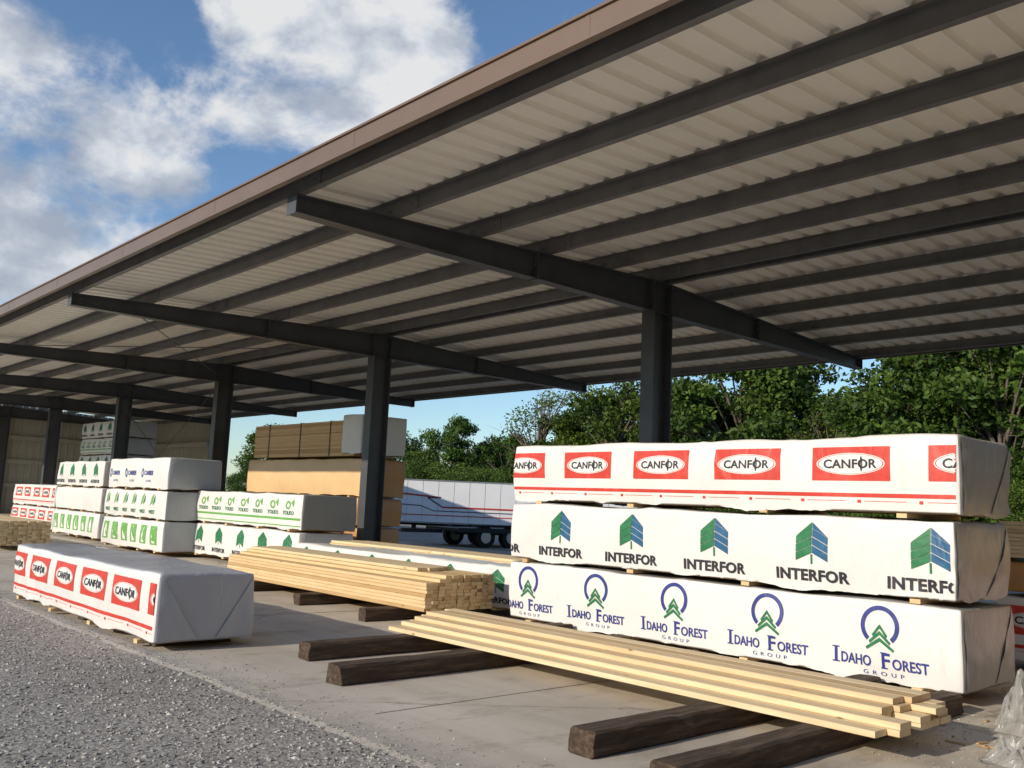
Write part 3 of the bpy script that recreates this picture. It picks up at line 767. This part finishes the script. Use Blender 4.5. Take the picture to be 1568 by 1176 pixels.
# ------------------------------------------------------------ sun + sky
EL=math.radians(21); AZ=Vector((-.09,-1,0)).normalized()
sd=Vector((AZ.x*math.cos(EL),AZ.y*math.cos(EL),math.sin(EL)))
sl=D.lights.new('sun','SUN'); sl.energy=3.9; sl.angle=math.radians(.5); sl.color=(1,.88,.715)
so=D.objects.new('sun',sl); scene.collection.objects.link(so); so.rotation_euler=sd.to_track_quat('Z','Y').to_euler(); so.location=(-5,-30,20)
w=D.worlds.new('World'); scene.world=w; w.use_nodes=True; nt=w.node_tree; bg=nt.nodes['Background']; out=nt.nodes['World Output']
sky=nd(nt,'ShaderNodeTexSky',sky_type='NISHITA'); sky.sun_disc=False; sky.sun_elevation=EL; sky.sun_rotation=math.atan2(AZ.x,AZ.y); sky.air_density=1.0; sky.dust_density=.3; sky.ozone_density=1.3
tint=mixc(nt,1,sky.outputs[0],(.97,1.14,1.32),'MULTIPLY')
nt.links.new(tint,bg.inputs[0]); bg.inputs[1].default_value=.115
tc=nd(nt,'ShaderNodeTexCoord'); sep=nd(nt,'ShaderNodeSeparateXYZ'); nt.links.new(tc.outputs['Generated'],sep.inputs[0])
def mth(op,a,b=None,c=None,clamp=False):
    n=nd(nt,'ShaderNodeMath',operation=op); n.use_clamp=clamp
    for i,q in enumerate((a,b,c)):
        if q is None: continue
        if hasattr(q,'links'): nt.links.new(q,n.inputs[i])
        else: n.inputs[i].default_value=q
    return n.outputs[0]
mp=nd(nt,'ShaderNodeMapping'); mp.inputs['Scale'].default_value=(1,1,1.5); mp.inputs['Location'].default_value=(3.1,1.7,.4); nt.links.new(tc.outputs['Generated'],mp.inputs[0])
def cn(vec,sc,det,ro,di=.15):
    n=nd(nt,'ShaderNodeTexNoise'); n.inputs['Scale'].default_value=sc; n.inputs['Detail'].default_value=det; n.inputs['Roughness'].default_value=ro; n.inputs['Distortion'].default_value=di
    nt.links.new(vec,n.inputs['Vector']); return n.outputs[0]
of=nd(nt,'ShaderNodeVectorMath',operation='ADD'); nt.links.new(mp.outputs[0],of.inputs[0]); of.inputs[1].default_value=(-.012,-.03,.035)
n1=cn(mp.outputs[0],6.5,10,.6); n2=cn(of.outputs[0],7.5,7,.56); n3=cn(mp.outputs[0],7.5,7,.56)
def blob(az,el,r,wt):
    a,e=math.radians(az),math.radians(el); d=(math.cos(a)*math.cos(e),math.sin(a)*math.cos(e),math.sin(e))
    v=nd(nt,'ShaderNodeVectorMath',operation='DISTANCE'); nt.links.new(tc.outputs['Generated'],v.inputs[0]); v.inputs[1].default_value=d
    mr=nd(nt,'ShaderNodeMapRange',interpolation_type='SMOOTHSTEP'); mr.inputs[1].default_value=0; mr.inputs[2].default_value=r; mr.inputs[3].default_value=wt; mr.inputs[4].default_value=0
    nt.links.new(v.outputs['Value'],mr.inputs[0]); return mr.outputs[0]
tot=n1
for b in [(150,28,.21,.38),(160,22,.13,.22),(163,17,.16,.26),(169,24,.15,.22),(169,12,.14,.24),(178,18,.25,.25),(144,26,.09,.18),(147,19,.06,-.1),(156,19.5,.05,-.2)]:
    tot=mth('ADD',tot,blob(*b))
mask=nd(nt,'ShaderNodeMapRange',interpolation_type='SMOOTHSTEP'); nt.links.new(tot,mask.inputs[0]); mask.inputs[1].default_value=.575; mask.inputs[2].default_value=.77
hz=nd(nt,'ShaderNodeMapRange'); nt.links.new(sep.outputs[2],hz.inputs[0]); hz.inputs[1].default_value=.03; hz.inputs[2].default_value=.12
mk=mth('MULTIPLY',mth('MULTIPLY',mask.outputs[0],hz.outputs[0]),.93)
rel=mth('MULTIPLY_ADD',mth('SUBTRACT',n3,n2),3.6,.74)
rel=mth('ADD',rel,mth('MULTIPLY',mth('SUBTRACT',n1,.5),.9))
rel=mth('SUBTRACT',rel,blob(166,15,.24,.30),clamp=True)
cr=ramp(nt,[(0,(.42,.47,.56)),(.4,(.55,.60,.68)),(.75,(.78,.81,.86)),(1,(.92,.92,.91))]); nt.links.new(rel,cr.inputs[0])
bg2=nd(nt,'ShaderNodeBackground'); nt.links.new(cr.outputs[0],bg2.inputs[0]); bg2.inputs[1].default_value=.9
ms=nd(nt,'ShaderNodeMixShader'); nt.links.new(mk,ms.inputs[0]); nt.links.new(bg.outputs[0],ms.inputs[1]); nt.links.new(bg2.outputs[0],ms.inputs[2]); nt.links.new(ms.outputs[0],out.inputs[0])

# ------------------------------------------------------------ camera
f,a,pi_,r,h=1395.727,2.40383,.13367,.04353,1.3123
R=Vector((math.sin(a),-math.cos(a),0));Fw=Vector((math.cos(a)*math.cos(pi_),math.sin(a)*math.cos(pi_),math.sin(pi_)));U=R.cross(Fw)
Xc=math.cos(r)*R+math.sin(r)*U;Yc=-math.sin(r)*R+math.cos(r)*U
cam=D.cameras.new('camera'); cam.sensor_width=36; cam.sensor_fit='HORIZONTAL'; cam.lens=f/1568*36; cam.clip_end=3000; cam.clip_start=.05
co=D.objects.new('camera',cam); scene.collection.objects.link(co)
mw=Matrix(((Xc.x,Yc.x,-Fw.x,0),(Xc.y,Yc.y,-Fw.y,0),(Xc.z,Yc.z,-Fw.z,h),(0,0,0,1))); co.matrix_world=mw
scene.camera=co
